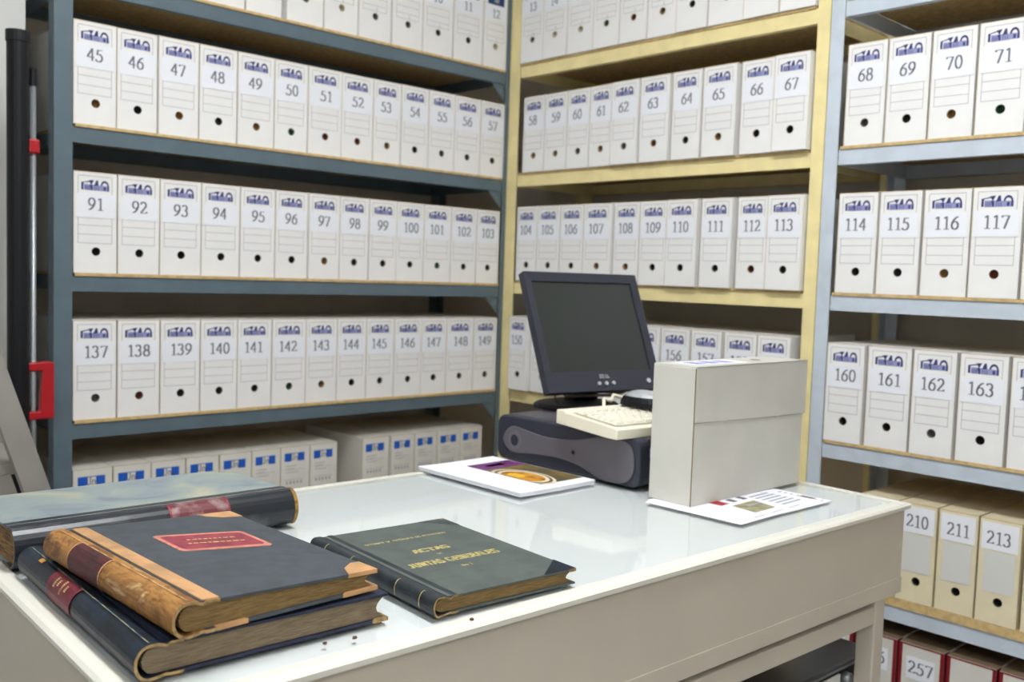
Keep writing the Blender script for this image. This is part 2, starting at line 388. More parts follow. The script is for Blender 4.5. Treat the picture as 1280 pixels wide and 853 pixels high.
for i in range(8):
    lab = 'blue banded archive box, ' + ('first from the left post' if i == 0 else 'right end of the left run' if i == 7 else f'{ORD[i]} from the left post') + ', bottom visible slate shelf'
    left_box(u1[i], u1[i+1], LZ[4]+LT, J()*.6, label=lab, group='blue banded boxes in the left run', style='uni', h=.247, d=.34)
u2 = [(-.576,-.472),(-.465,-.369),(-.367,-.273),(-.272,-.17),(-.169,-.066)]
for i, (a, c) in enumerate(u2):
    lab = 'blue banded archive box, ' + ('left end' if i == 0 else 'right end' if i == 4 else f'{ORD[i]} from left') + ' of the run of five right of the gap'
    left_box(a, c, LZ[4]+LT, J()*.6, label=lab, group='blue banded boxes in the right run', style='uni', h=.247, d=.34)

# --- ochre rack
ty = [-.058,-.169,-.278,-.393,-.503,-.612,-.722,-.834,-.953,-1.066,-1.176]
for i in range(10):
    n = 13+i
    lab = f'white archive box numbered {n} on the top shelf of the ochre rack' if n <= 14 else f'white archive box on the topmost ochre shelf, cut off above, {ORD[i]} from the left'
    right_box(ty[i], ty[i+1], YZ[0]+RT, J(), label=lab, group='archive boxes on the top shelf of the ochre rack', num=str(n), style='top', hole=[4,6,6,3,5,2,0,2,1,1][i])
def rrow(n0, spans, zb, lab, grp, holes, dxs=None):
    for i, (a, c) in enumerate(spans):
        n = n0+i
        right_box(a, c, zb, (dxs[i] if dxs else J()), label=(lab.format(n) if isinstance(lab, str) else lab[i]), group=grp, num=str(n), hole=holes[i])
rrow(58, [(-.084,-.187),(-.188,-.292),(-.293,-.392),(-.393,-.49),(-.491,-.6),(-.607,-.718),(-.727,-.831),(-.837,-.95),(-.961,-1.067),(-1.069,-1.176)], YZ[1]+RT,
     'white archive box numbered {} on the second shelf of the ochre rack', 'archive boxes on the second shelf of the ochre rack', [2,2,4,2,4,5,0,2,0,0], [.001,.001,.002,.003,.012,.012,.01,.012,.006,.015])
rrow(104, [(-.068,-.168),(-.169,-.276),(-.278,-.384),(-.385,-.505),(-.514,-.617),(-.618,-.725),(-.727,-.838),(-.849,-.955),(-.968,-1.066),(-1.067,-1.176)], YZ[2]+RT,
     'white archive box numbered {} on the third shelf of the ochre rack', 'archive boxes on the third shelf of the ochre rack', [0,1,0,2,2,0,0,0,5,0], [.001,.001,.002,.004,.004,.004,.014,.01,.004,.012])
l3 = ['white archive box numbered 150 on the ochre rack, left of the monitor',
      'white archive box on the ochre rack, half hidden by the left edge of the monitor',
      'white archive box behind the monitor, next right of the half hidden one',
      'white archive box on the ochre rack behind the middle of the monitor',
      'white archive box on the ochre rack behind the right part of the monitor',
      'white archive box on the ochre rack, only a sliver showing right of the monitor'] + \
     [f'white archive box numbered {n} on the ochre rack, above the grey carton' for n in (156,157,158)] + \
     ['white archive box whose number the grey carton hides, at the ochre right post']
rrow(150, [(-.066,-.158),(-.162,-.27),(-.272,-.38),(-.382,-.49),(-.492,-.6),(-.608,-.715),(-.717,-.822),(-.828,-.934),(-.942,-1.049),(-1.051,-1.155)], YZ[3]+RT,
     l3, 'archive boxes on the fourth shelf of the ochre rack', [0,0,0,1,0,0,0,0,0,0], [.02,.006,.003,.004,.005,.006,.002,.003,.002,.004])

# --- light blue grey rack
def brow(first, spans, zb, od, holes, tail):
    for i, (a, c) in enumerate(spans):
        n = first+i; last = i == len(spans)-1
        lab = f'white archive box at the right photo edge of the {od} light shelf, after {n-1}' if last else f'white archive box numbered {n} on the {od} shelf of the light blue grey rack'
        right_box(a, c, zb, J()-.009, label=lab, group=f'archive boxes on the {od} shelf of the light rack', num=str(n), hole=holes[i])
brow(68, [(-1.267,-1.373),(-1.375,-1.481),(-1.483,-1.588),(-1.591,-1.7),(-1.704,-1.81)], BZ[1]+LT, 'second', [4,1,2,3,0], 1)
brow(114, [(-1.266,-1.373),(-1.375,-1.482),(-1.485,-1.597),(-1.6,-1.712),(-1.715,-1.82)], BZ[2]+LT, 'third', [0,1,2,5,0], 1)
brow(160, [(-1.2565,-1.361),(-1.367,-1.48),(-1.484,-1.589),(-1.594,-1.704),(-1.709,-1.815)], BZ[3]+LT, 'fourth', [0,0,4,0,0], 1)
cy = [(-1.275,-1.37,'208'),(-1.372,-1.47,'209'),(-1.473,-1.566,'210'),(-1.569,-1.661,'211'),(-1.664,-1.757,'213'),(-1.763,-1.86,'214')]
cl = ['cream archive box hidden behind the right end of the table, at the rack post','cream archive box peeping out behind the table corner, left of box 210',
      'cream archive box with label 210 beside the table corner','cream archive box with label 211 beside box 210','cream archive box with label 213 on the light rack',
      'cream archive box cut off by the right edge of the photo, beside box 213']
for (a, c, n), lab in list(zip(cy, cl))[1:]:
    right_box(a, c, BZ[4]+LT+.0147, J()*.3-.006, label=lab, group='cream archive boxes on the fifth shelf of the light rack', num=n, style='cream', hole=0, h=.244, d=.34)
ry = [(-1.262,-1.374,'254'),(-1.378,-1.486,'255'),(-1.490,-1.604,'256'),(-1.608,-1.723,'257'),(-1.727,-1.842,None),(-1.846,-1.96,None)]
ry = [(-1.262,-1.372,'255'),(-1.376,-1.488,'256'),(-1.492,-1.604,'257'),(-1.608,-1.723,None),(-1.727,-1.842,None)]
rl = ['red edged archive box seen past the table leg above the black machine','red edged archive box with a label ending in 6, left of box 257',
      'red edged archive box with label 257 on the lowest shelf','red edged archive box without a visible label, right of box 257','red edged archive box cut off in the lower right corner of the photo']
for (a, c, n), lab in zip(ry, rl):
    right_box(a, c, BZ[5]+LT, J()*.3-.006, label=lab, group='red edged archive boxes on the lowest shelf', num=n, style='red', hole=0, h=.286, d=.34)

# ================================================================== TABLE
TZ = ZO-.335
tb = thing('display_table', 'cream white table with a framed glass top and deep apron', 'table', (-.485,-1.712,0), -radians(1.75))
TW, TD = 1.485, .75
# moulded rim: profile swept round the rectangle
prof = [(.007,-.0152),(.0,-.014),(-.001,-.007),(.003,-.0028),(.009,-.0021),(.0185,-.0022),(.024,-.0025),(.024,-.012)]
b = MB()
def rim(inset): return [(-TW+inset, inset), (-inset, inset), (-inset, TD-inset), (-TW+inset, TD-inset)]
for (i0, z0), (i1, z1) in zip(prof, prof[1:]+prof[:1]):
    A, B = rim(i0), rim(i1)
    for k in range(4):
        j = (k+1) % 4
        b.poly([(A[k][0],A[k][1],TZ+z0), (A[j][0],A[j][1],TZ+z0), (B[j][0],B[j][1],TZ+z1), (B[k][0],B[k][1],TZ+z1)])
b.build('rim', MT['table_lip'], tb, bevel=0)
gm = bpy.data.materials.new('clear_glass'); gm.use_nodes = True
nt = gm.node_tree; nt.nodes.clear()
out = nt.nodes.new('ShaderNodeOutputMaterial'); mx = nt.nodes.new('ShaderNodeMixShader'); tr = nt.nodes.new('ShaderNodeBsdfTransparent'); gl = nt.nodes.new('ShaderNodeBsdfGlossy'); fr = nt.nodes.new('ShaderNodeFresnel')
tr.inputs[0].default_value = (.985,.992,.988,1); gl.inputs['Roughness'].default_value = .06; fr.inputs[0].default_value = 1.5
ge = nt.nodes.new('ShaderNodeNewGeometry'); iv = nt.nodes.new('ShaderNodeMath'); iv.operation = 'SUBTRACT'; iv.inputs[0].default_value = 1
mu = nt.nodes.new('ShaderNodeMath'); mu.operation = 'MULTIPLY'
nt.links.new(ge.outputs['Backfacing'], iv.inputs[1]); nt.links.new(iv.outputs[0], mu.inputs[0]); nt.links.new(fr.outputs[0], mu.inputs[1])
nt.links.new(mu.outputs[0], mx.inputs[0]); nt.links.new(tr.outputs[0], mx.inputs[1]); nt.links.new(gl.outputs[0], mx.inputs[2]); nt.links.new(mx.outputs[0], out.inputs[0])
b = MB(); b.box(-TW+.0245, -.0245, .0245, TD-.0245, TZ-.007, TZ-.002); b.build('glass_pane', gm, tb)
b = MB(); b.box(-TW+.02, -.02, .02, TD-.02, TZ-.0118, TZ-.008); b.build('table_top', MT['tablebase'], tb)
b = MB()
i = .008; at, ab, ac = TZ-.0155, TZ-.179, TZ-.149
b.box(-TW+i, -i, i, i+.012, at-.12, at); b.box(-TW+i, -i, TD-i-.012, TD-i, ab, at)
b.box(-TW+i, -TW+i+.012, i+.012, TD-i-.012, ab, at); b.box(-i-.012, -i, i+.012, TD-i-.012, ab, at)
b.v = []; b.f = []; b.m = []
for z0, z1, o in ((ac, at, 0), (ab, ac, .0016)):
    q = i-o
    b.box(-TW+q, -q, q, i+.012, z0, z1); b.box(-TW+q, -q, TD-i-.012, TD-q, z0, z1)
    b.box(-TW+q, -TW+i+.012, i+.012, TD-i-.012, z0, z1); b.box(-i-.012, -q, i+.012, TD-i-.012, z0, z1)
b.build('apron', MT['table'], tb)
for lx in (-.095, -TW+.058):
    for ly in (.0105, TD-.0475):
        b = MB(); b.box(lx, lx+.037, ly, ly+.037, 0, TZ-.18); b.build('leg', MT['table'], tb, bevel=.003)
rz0, rz1 = TZ-.226, TZ-.192
for y0 in (.0115, TD-.04):
    b = MB(); b.box(-TW+.096, -.0955, y0, y0+.028, rz0, rz1); b.build('rail', MT['table'], tb, bevel=.002)
for x0 in (-.09, -TW+.062):
    b = MB(); b.box(x0, x0+.028, .048, TD-.048, rz0, rz1); b.build('rail', MT['table'], tb, bevel=.002)
b = MB(); b.box(-TW+.02, -.02, .0205, TD-.0205, TZ-.1788, TZ-.17); b.build('bottom_panel', MT['table'], tb)
GZ = TZ-.002                                      # the glass surface

# ================================================================== OLD BOUND VOLUMES
leather_navy = mat('worn_navy_leather', (24,38,54), .4, col2=(12,20,28), scale=45, bump=.25, spec=.35)
def mat3(name, stops, scale, rough=.5, stretch=(1,1,1), bump=.3, dist=.6):
    m = mat(name, stops[0][1], rough, col2=stops[-1][1], scale=scale, stretch=stretch, bump=bump, detail=8)
    n = [x for x in m.node_tree.nodes if x.type == 'TEX_NOISE'][0]; n.inputs['Distortion'].default_value = dist; n.inputs['Roughness'].default_value = .65
    r = [x for x in m.node_tree.nodes if x.type == 'VALTORGB'][0].color_ramp
    r.elements[0].position = stops[0][0]; r.elements[1].position = stops[-1][0]
    for p, c in stops[1:-1]: e = r.elements.new(p); e.color = lin(c)
    return m
leather_tan = mat3('worn_tan_leather', [(.34,(70,42,20)),(.45,(120,78,36)),(.53,(172,124,64)),(.6,(130,86,42)),(.7,(214,180,124))], 26, stretch=(1,.45,1))
leather_tan2 = mat('plain_tan_leather', (196,150,102), .55, noise=.15, scale=30)
leather_blk = mat('black_worn_leather', (34,38,44), .35, col2=(84,88,90), scale=26, lo=.55, hi=.72, bump=.3, stretch=(1,.4,1))
label_red = mat('crimson_leather_label', (116,26,44), .45, noise=.3, scale=70)
label_brown = mat('oxblood_leather_label', (82,30,36), .45, noise=.3, scale=60)
cloth_blue = mat('slate_blue_cloth', (66,72,78), .7, noise=.12, scale=40)
cloth_navy = mat('navy_cloth_board', (28,36,60), .6, noise=.2, scale=40)
cloth_green = mat('grey_green_cloth', (82,90,85), .65, noise=.1, scale=30)
cloth_dkgreen = mat('dark_slate_cloth', (62,70,74), .6, noise=.15, scale=40)
pages = mat('aged_page_edges', (140,114,68), .85, col2=(96,74,40), scale=60, stretch=(1,1,14), lo=.3, hi=.7)
pages2 = mat('grey_brown_page_edges', (132,116,92), .85, col2=(96,82,62), scale=60, stretch=(1,1,14), lo=.3, hi=.7)
goldm = mat('gold_lettering', (206,190,120), .45, noise=.25, scale=200)
worn = mat('worn_pale_edge', (176,146,96), .8, noise=.3, scale=120)
pink = mat('faded_pink_border', (206,132,112), .7, noise=.12, scale=90)
crimson = mat('crimson_paper', (150,56,70), .65, noise=.2, scale=60)

def book(label, loc, rz, L, W, ts, tf, m_spine, m_cover, m_pages, strip, bulge=.016, cover_t=.0028, group=None, rounded=0, curl=None, m_strip=None):
    """local x: spine (0) to fore-edge (W); y: tail (0) to head (L); z up. ts/tf: thickness at spine and at fore-edge"""
    t = thing('old_book', label, 'book', loc, rz, group)
    def zt(x): return ts + (tf-ts)*min(1, max(0, x/W))
    c = cover_t
    def rib(pts, th, y0, y1, b, m=0):
        # ribbon with the outer outline pts and inner outline offset by th, extruded y0..y1
        n = len(pts); inn = []
        for k, p in enumerate(pts):
            a = Vector(pts[max(0,k-1)]); q = Vector(pts[min(n-1,k+1)]); d = (q-a).normalized(); inn.append((p[0]-d[1]*th, p[1]+d[0]*th))
        for k in range(n-1):
            o0, o1, i0, i1 = pts[k], pts[k+1], inn[k], inn[k+1]
            V = lambda p, y: (p[0], y, p[1])
            b.poly([V(o0,y0),V(o1,y0),V(o1,y1),V(o0,y1)], m); b.poly([V(i1,y0),V(i0,y0),V(i0,y1),V(i1,y1)], m)
            b.poly([V(o1,y0),V(o0,y0),V(i0,y0),V(i1,y0)], m+1); b.poly([V(o0,y1),V(o1,y1),V(i1,y1),V(i0,y1)], m)
        for k in (0, n-1): b.poly([(pts[k][0],y0,pts[k][1]),(pts[k][0],y1,pts[k][1]),(inn[k][0],y1,inn[k][1]),(inn[k][0],y0,inn[k][1])], m)
        return inn
    # spine leather: strip on the front board, groove, rounded back, groove, strip on the back board
    g = .012+bulge
    H = ts
    sp = [(strip, zt(strip)), (g+.009, zt(g)), (g+.005, zt(g)-.0022), (g+.001, zt(g)-.0008), (g-.004, H+.0006)]
    n = 12
    for k in range(n+1):
        a = pi/2 + pi*k/n
        sp.append((bulge + bulge*cos(a)*1.0, H/2 + (H/2+.0006)*sin(a)))
    sp[5] = (bulge, H+.0006)
    sp += [(g-.004, .0002), (g+.004, .0016), (g+.009, .0004), (strip, .0004)]
    b = MB(); rib(sp, c, 0, L, b); b.build('spine', [m_spine, worn], t, smooth=False)
    # boards
    def board(z_of, z1_of, x0):
        bb = MB(); n = 10
        out = [(x0,.0015),(W-rounded,.0015)] + ([(W,rounded)] if rounded else [(W,.0015)]) + ([(W,L-rounded)] if rounded else []) + [(W-rounded,L-.0015),(x0,L-.0015)]
        if not rounded: out = [(x0,.0015),(W,.0015),(W,L-.0015),(x0,L-.0015)]
        lo_ = [(x,y,z_of(x,y)) for x, y in out]; hi_ = [(x,y,z1_of(x,y)) for x, y in out]
        bb.poly(hi_); bb.poly(lo_[::-1])
        for k in range(len(out)):
            j = (k+1) % len(out); bb.poly([lo_[k],lo_[j],hi_[j],hi_[k]])
        return bb
    cu = curl or (lambda x, y: 0)
    fc = board(lambda x,y: zt(x)-c-.0004+cu(x,y), lambda x,y: zt(x)-.0004+cu(x,y), strip*.6).build('front_cover', m_cover, t)
    bc = board(lambda x,y: .0008, lambda x,y: .0008+c, strip*.6).build('back_cover', m_cover, t)
    # page block: convex at the spine, hollow at the fore-edge
    ins = .005; pr = []
    z0 = .0012+c; z1 = lambda x: zt(x)-c-.0012
    xs_ = bulge*.45; xe = W-.004
    pr += [(xs_+.014, z0), (xe, z0)]
    for k in range(1, 6):
        a = k/6; zz = z0 + (z1(xe)-z0)*a; pr.append((xe-.010*sin(pi*a), zz))
    pr += [(xe, z1(xe)), (xs_+.014, z1(0))]
    for k in range(1, 6):
        a = pi/2+pi*k/6; pr.append((xs_+.014+.012*cos(a), (z0+z1(0))/2 + (z1(0)-z0)/2*sin(a)))
    b = MB(); b.prism([(x, ins, z) for x, z in pr], (0, L-2*ins, 0)); b.build('page_block', m_pages, t)
    t_ = (zt, cu)
    return t, fc, zt
def on_cover(zt, lift=.0004): return lambda x, y: (x, y, zt(x)-.0004+lift)
def corner_patch(parent, pts, zt, m, name='leather_corner', th=.0032):
    b = MB(); b.prism([(x, y, zt(x)-th-.0006) for x, y in pts], (0,0,th+.0008)); return b.build(name, m, parent)
def spine_patch(parent, y0, y1, H, bulge, a0, a1, m, name, lift=.0008, edge=None):
    b = MB(); n = 10
    for k in range(n):
        A, B = radians(a0+(a1-a0)*k/n), radians(a0+(a1-a0)*(k+1)/n)
        P = lambda a, y, e=lift: (bulge+(bulge+e)*cos(a), y, H/2+(H/2+.0006+e)*sin(a))
        b.poly([P(A,y0),P(B,y0),P(B,y1),P(A,y1)])
        if edge:
            for q0, q1 in ((y0,y0+.003),(y1-.003,y1)):
                b.poly([P(A,q0,lift+.0003),P(B,q0,lift+.0003),P(B,q1,lift+.0003),P(A,q1,lift+.0003)], 1)
    return b.build(name, [m, edge or m], parent)

# -- grey-green volume with gold title
bk, fc, zt = book('grey green cloth volume with gold title lettering lying alone on the glass', (-1.603,-1.636,GZ), radians(-4), .314, .232, .0235, .022, mat('slate_black_leather',(46,53,58),.45,col2=(34,40,44),scale=50,bump=.2,spec=.35), cloth_green, pages, .036, bulge=.008, cover_t=.0024)
b = MB(); P = on_cover(zt, .0003)
def ctext(b, s, cx, y, h, k=1.0, **kw): text(b, s, cx-text_width(s, h, k)/2, y, h, P, 0, k=k, **kw)
rr = random.Random(3)
ctext(b, ' '.join(''.join(rr.choice('noaersi') for _ in range(q)) for q in (7,2,8,2,10)), .118, .239, .0095, .95, wx=.15, wy=.1)
b.build('gold_heading', goldm, fc); b = MB()
ctext(b, 'ACTAS', .119, .172, .0145, 1.25, wx=.26, wy=.12)
ctext(b, 'DE', .117, .152, .006, 1.1, wx=.16, wy=.08)
ctext(b, 'JUNTAS GENERALES', .121, .117, .0165, .86, wx=.24, wy=.12)
ctext(b, 'No 1', .119, .09, .0075, 1.1, wx=.16, wy=.08)
b.build('gold_title', goldm, fc)
b = MB(); b.prism([(.176,.0016,zt(.2)-.0034),(.2325,.0016,zt(.2)-.0034),(.2325,.047,zt(.2)-.0034)], (0,0,.0036)); b.build('leather_corner', leather_navy, bk)
b = MB(); b.prism([(.2325,.268,zt(.2)-.0034),(.2325,.3125,zt(.2)-.0034),(.186,.3125,zt(.2)-.0034)], (0,0,.0034)); b.build('leather_corner', cloth_dkgreen, bk)
for pts in ([(.220,.0012),(.233,.0012),(.233,.014)], [(.222,.3128),(.233,.302),(.233,.3128)]):
    corner_patch(bk, pts, zt, worn, 'worn_corner', .0034)
for y in (.03,.085,.2,.27):
    spine_patch(bk, y, y+.0018, .0235, .008, 85, 215, goldm, 'gold_band')

# -- blue volume, under the tan one
BT = .036
bk, fc, zt = book('thick dark blue leather volume at the bottom of the stack', (-1.945,-1.597,GZ), radians(-2), .416, .297, BT, .0335, leather_navy, cloth_navy, pages2, .05, bulge=.016, cover_t=.0032)
spine_patch(bk, .2, .287, BT, .016, 92, 232, label_red, 'spine_label', edge=crimson)
b = MB(); PP = lambda y, v: (.016+.0172*cos(radians(v)), y, BT/2+(BT/2+.0019)*sin(radians(v)))
for y_, va, vb in ((.262,112,150),(.252,118,142),(.238,106,160),(.226,120,140)):
    v = va
    while v < vb:
        q = random.uniform(3,7); b.poly([PP(y_,v),PP(y_,v+q),PP(y_+.005,v+q),PP(y_+.005,v)]); v += q+2
b.build('spine_lettering', goldm, bk)
spine_patch(bk, .004, .412, BT, .016, 88, 92.5, mat('pale_worn_ridge',(150,150,120),.7,col2=(60,76,84),scale=40,lo=.42,hi=.6), 'worn_ridge')
spine_patch(bk, .338, .352, BT, .016, 97, 118, mat('orange_scuff',(206,150,60),.7), 'worn_patch', lift=.0009)
for pts in ([(.276,.0012),(.2978,.0012),(.2978,.022)],):
    b = MB(); b.prism([(x,y,.0002) for x,y in pts], (0,0,.0044)); b.build('worn_corner', worn, bk)

# -- tan spined volume on top
TZB = GZ+BT+.0014
TT, TF = .0365, .025
bk, fc, zt = book('slate blue ledger with tan leather spine and red title plate, on top of the stack', (-1.912,-1.608,TZB), radians(1.8), .350, .252, TT, TF, leather_tan, cloth_blue, pages, .052, bulge=.017, cover_t=.0034)
spine_patch(bk, .178, .272, TT, .017, 84, 226, label_brown, 'spine_label', edge=leather_tan2)
spine_patch(bk, .006, .345, TT, .017, 83, 88, mat('pale_cracked_ridge',(214,176,116),.7,col2=(160,112,60),scale=50,lo=.45,hi=.6), 'worn_ridge')
b = MB()
st = [(.0335,.004),(.0525,.004),(.0525,.346),(.0335,.346)]
b.prism([(x,y,zt(x)-.0002) for x, y in st], (0,0,.0008)); b.build('leather_strip', leather_tan2, fc)
b = MB()
pl = [(.100,.190),(.103,.183),(.2035,.156),(.2085,.160),(.2085,.232),(.2045,.238),(.106,.266),(.100,.262)]
b.prism([(x,y,zt(x)-.0004) for x, y in pl], (0,0,.0008), 0)
cx_, cy_ = .154, .211
ipl = [(cx_+(x-cx_)*.9, cy_+(y-cy_)*.82) for x, y in pl]
b.poly([(x,y,zt(x)+.0006) for x, y in ipl], 1)
sk = -.27
PT = lambda u, v: (u, v+(u-.12)*sk, zt(u)+.0008)
for s_, x_, y_, h_ in (('LIBRO DE ACTAS', .122, .223, .007), ('JUNTA DIRECTIVA', .118, .205, .0085)):
    pass
for y_, a_, c_ in ((.228,.128,.182),(.209,.122,.188)):
    u = a_
    while u < c_:
        q = random.uniform(.003,.008)
        b.poly([PT(u,y_),PT(u+q,y_),PT(u+q,y_+.004),PT(u,y_+.004)], 2); u += q+.002
b.build('title_plate', [pink, crimson, goldm], fc)
for pts in ([(.212,.0012),(.253,.0012),(.253,.038),(.240,.038),(.222,.024)], [(.253,.3125),(.253,.349),(.203,.349),(.209,.334),(.226,.318)]):
    corner_patch(bk, pts, zt, leather_tan2, 'leather_corner', .0042)
for pts in ([(.205,.0012),(.254,.0012),(.254,.04)], [(.048,.0008),(.085,.0008),(.08,.012),(.048,.02)]):
    b = MB(); b.prism([(x,y,.0002) for x, y in pts], (0,0,.005)); b.build('leather_corner', leather_tan2, bk)

# -- marbled volume behind
marb = bpy.data.materials.new('marbled_paper'); marb.use_nodes = True
nt = marb.node_tree; pb = nt.nodes['Principled BSDF']; pb.inputs['Roughness'].default_value = .5
tc = nt.nodes.new('ShaderNodeTexCoord'); n1 = nt.nodes.new('ShaderNodeTexNoise'); r1 = nt.nodes.new('ShaderNodeValToRGB')
n1.inputs['Scale'].default_value = 7; n1.inputs['Detail'].default_value = 6; n1.inputs['Distortion'].default_value = 1.2
for pos, col in ((.34,(116,124,134)),(.44,(134,146,148)),(.54,(146,156,148)),(.64,(166,166,146)),(.72,(186,178,146))):
    e = r1.color_ramp.elements.new(pos); e.color = lin(col)
r1.color_ramp.elements.remove(r1.color_ramp.elements[0]); r1.color_ramp.elements.remove(r1.color_ramp.elements[-1])
nt.links.new(tc.outputs['Object'], n1.inputs['Vector']); nt.links.new(n1.outputs['Fac'], r1.inputs[0]); nt.links.new(r1.outputs[0], pb.inputs['Base Color'])
MTK = .056
bk, fc, zt = book('large worn volume with marbled blue grey cover and black spine, behind the stack', (-1.512,-1.175,GZ), radians(89), .418, .262, MTK, .047, leather_blk, marb, mat('tattered_brown_pages',(150,116,66),.9,col2=(80,56,30),scale=40,stretch=(1,1,10),lo=.35,hi=.6), .058, bulge=.024, cover_t=.0032, rounded=.045)
spine_patch(bk, .115, .208, MTK, .024, 82, 200, mat('faded_red_label',(104,44,50),.4,col2=(146,120,118),scale=45,lo=.45,hi=.65), 'spine_label', edge=crimson)
spine_patch(bk, .0, .006, MTK, .024, 90, 250, mat('ochre_worn_cap',(160,122,50),.7,noise=.3,scale=150), 'worn_cap')

# ================================================================== BOOKLET, PAPERS, GREY CARTON
def sheet_mesh(b, w, d, z0, z1, m=0, dx=0, dy=0, curl=0):
    n = 8
    def zc(x, y): return curl*max(0, 1-(x/ (w*.5)))**2 if curl else 0
    for i in range(n):
        x0, x1 = w*i/n, w*(i+1)/n
        b.poly([(dx+x0,dy,z1+zc(x0,0)),(dx+x1,dy,z1+zc(x1,0)),(dx+x1,dy+d,z1+zc(x1,0)),(dx+x0,dy+d,z1+zc(x0,0))], m)
        b.poly([(dx+x1,dy,z0+zc(x1,0)),(dx+x0,dy,z0+zc(x0,0)),(dx+x0,dy+d,z0+zc(x0,0)),(dx+x1,dy+d,z0+zc(x1,0))], m)
        b.poly([(dx+x0,dy,z0+zc(x0,0)),(dx+x1,dy,z0+zc(x1,0)),(dx+x1,dy,z1+zc(x1,0)),(dx+x0,dy,z1+zc(x0,0))], m)
        b.poly([(dx+x1,dy+d,z0+zc(x1,0)),(dx+x0,dy+d,z0+zc(x0,0)),(dx+x0,dy+d,z1+zc(x0,0)),(dx+x1,dy+d,z1+zc(x1,0))], m)
    b.poly([(dx,dy+d,z0+zc(0,0)),(dx,dy,z0+zc(0,0)),(dx,dy,z1+zc(0,0)),(dx,dy+d,z1+zc(0,0))], m)
    b.poly([(dx+w,dy,z0),(dx+w,dy+d,z0),(dx+w,dy+d,z1),(dx+w,dy,z1)], m)
wp = mat('white_paper', (240,240,246), .7); mag = mat('magenta_print', (130,62,134), .5, noise=.3, scale=30)
olive = mat('olive_photo_print', (88,82,58), .5, col2=(128,104,50), scale=30); gold2 = mat('golden_photo_print', (206,146,40), .5, col2=(150,92,24), scale=50)
palep = mat('pale_print', (220,206,180), .6); greyp = mat('grey_text_print', (170,172,184), .7); redp = mat('red_print', (170,44,46), .6)
olive2 = mat('pale_olive_print', (160,156,122), .6, noise=.2, scale=40); darkp = mat('dark_print', (96,92,92), .7)
t = thing('booklet', 'white booklet with purple and gold picture on its cover, in front of the computer', 'booklet', (-1.088,-1.247,GZ), radians(0.8))
b = MB(); sheet_mesh(b, .21, .3, .0004, .0075, curl=.002); b.build('pages', mat('page_edges_white',(214,214,220),.7), t)
b = MB(); sheet_mesh(b, .213, .303, .0078, .0088, dx=-.001, dy=-.001, curl=.002)
zz = .0093
def pq(pts, m, e=0): b.poly([(x,y,zz+e) for x, y in pts], m)
x0, x1, y0, y1 = .088, .209, .03, .25
pq([(x0,y0),(x1,y0),(x1,y1-.055),(x0,y1-.055)], 2); pq([(x0,y1-.055),(x1,y1-.055),(x1,y1),(x0,y1)], 1)
c0 = (.112,.105)
def ell(rx, ry, c): return [(min(x1,max(x0,c[0]+rx*cos(2*pi*k/28))), c[1]+ry*sin(2*pi*k/28)) for k in range(28)]
pq(ell(.05,.08,c0), 4, .0002); pq(ell(.045,.072,c0), 2, .0003); pq(ell(.041,.064,c0), 4, .0004); pq(ell(.034,.054,c0), 3, .0005); pq(ell(.014,.022,(.108,.12)), 5, .0006)
pq([(.03,.04),(.05,.04),(.05,.042),(.03,.042)], 6); pq([(.12,.215),(.17,.215),(.17,.235),(.12,.23)], 6)
b.build('cover_sheet', [wp, mag, olive, gold2, palep, mat('yellow_print',(226,180,50),.5), greyp], t)

# printed sheets below the carton (two, slightly fanned)
for k, (loc, rz, w, d) in enumerate((((-.905,-1.606,GZ+.0002), radians(-1.5), .297, .21), ((-.915,-1.612,GZ+.0012), radians(1.5), .286, .205))):
    t = thing('printed_sheet', ['white printed sheet, lower of two under the grey carton','white sheet printed with olive and red pictures, upper of two under the grey carton'][k], 'paper', loc, rz)
    b = MB(); sheet_mesh(b, w, d, 0, .0006)
    zz = .0009
    if k:
        pq([(.095,.03),(.165,.03),(.18,.085),(.105,.085)], 2); pq([(.09,.098),(.118,.098),(.118,.125),(.09,.125)], 3); pq([(.135,.1),(.15,.1),(.15,.12),(.135,.12)], 5); pq([(.17,.1),(.185,.1),(.185,.12),(.17,.12)], 5)
        pq([(.13,.065),(.17,.065),(.17,.07),(.13,.07)], 4, .0002)
        for q in range(6): pq([(.195,.03+q*.014),(.262,.03+q*.014),(.262,.037+q*.014),(.195,.037+q*.014)], 4)
        for q in range(3): pq([(.06+q*.06,.01),(.1+q*.06,.01),(.1+q*.06,.0135),(.06+q*.06,.0135)], 4)
    else:
        for q in range(8): pq([(.2,.01+q*.013),(.285,.01+q*.013),(.285,.016+q*.013),(.2,.016+q*.013)], 4)
        pq([(.265,.03),(.29,.03),(.29,.06),(.265,.06)], 5, .0001)
    b.build('page', [wp, mag, olive2, redp, greyp, darkp], t)

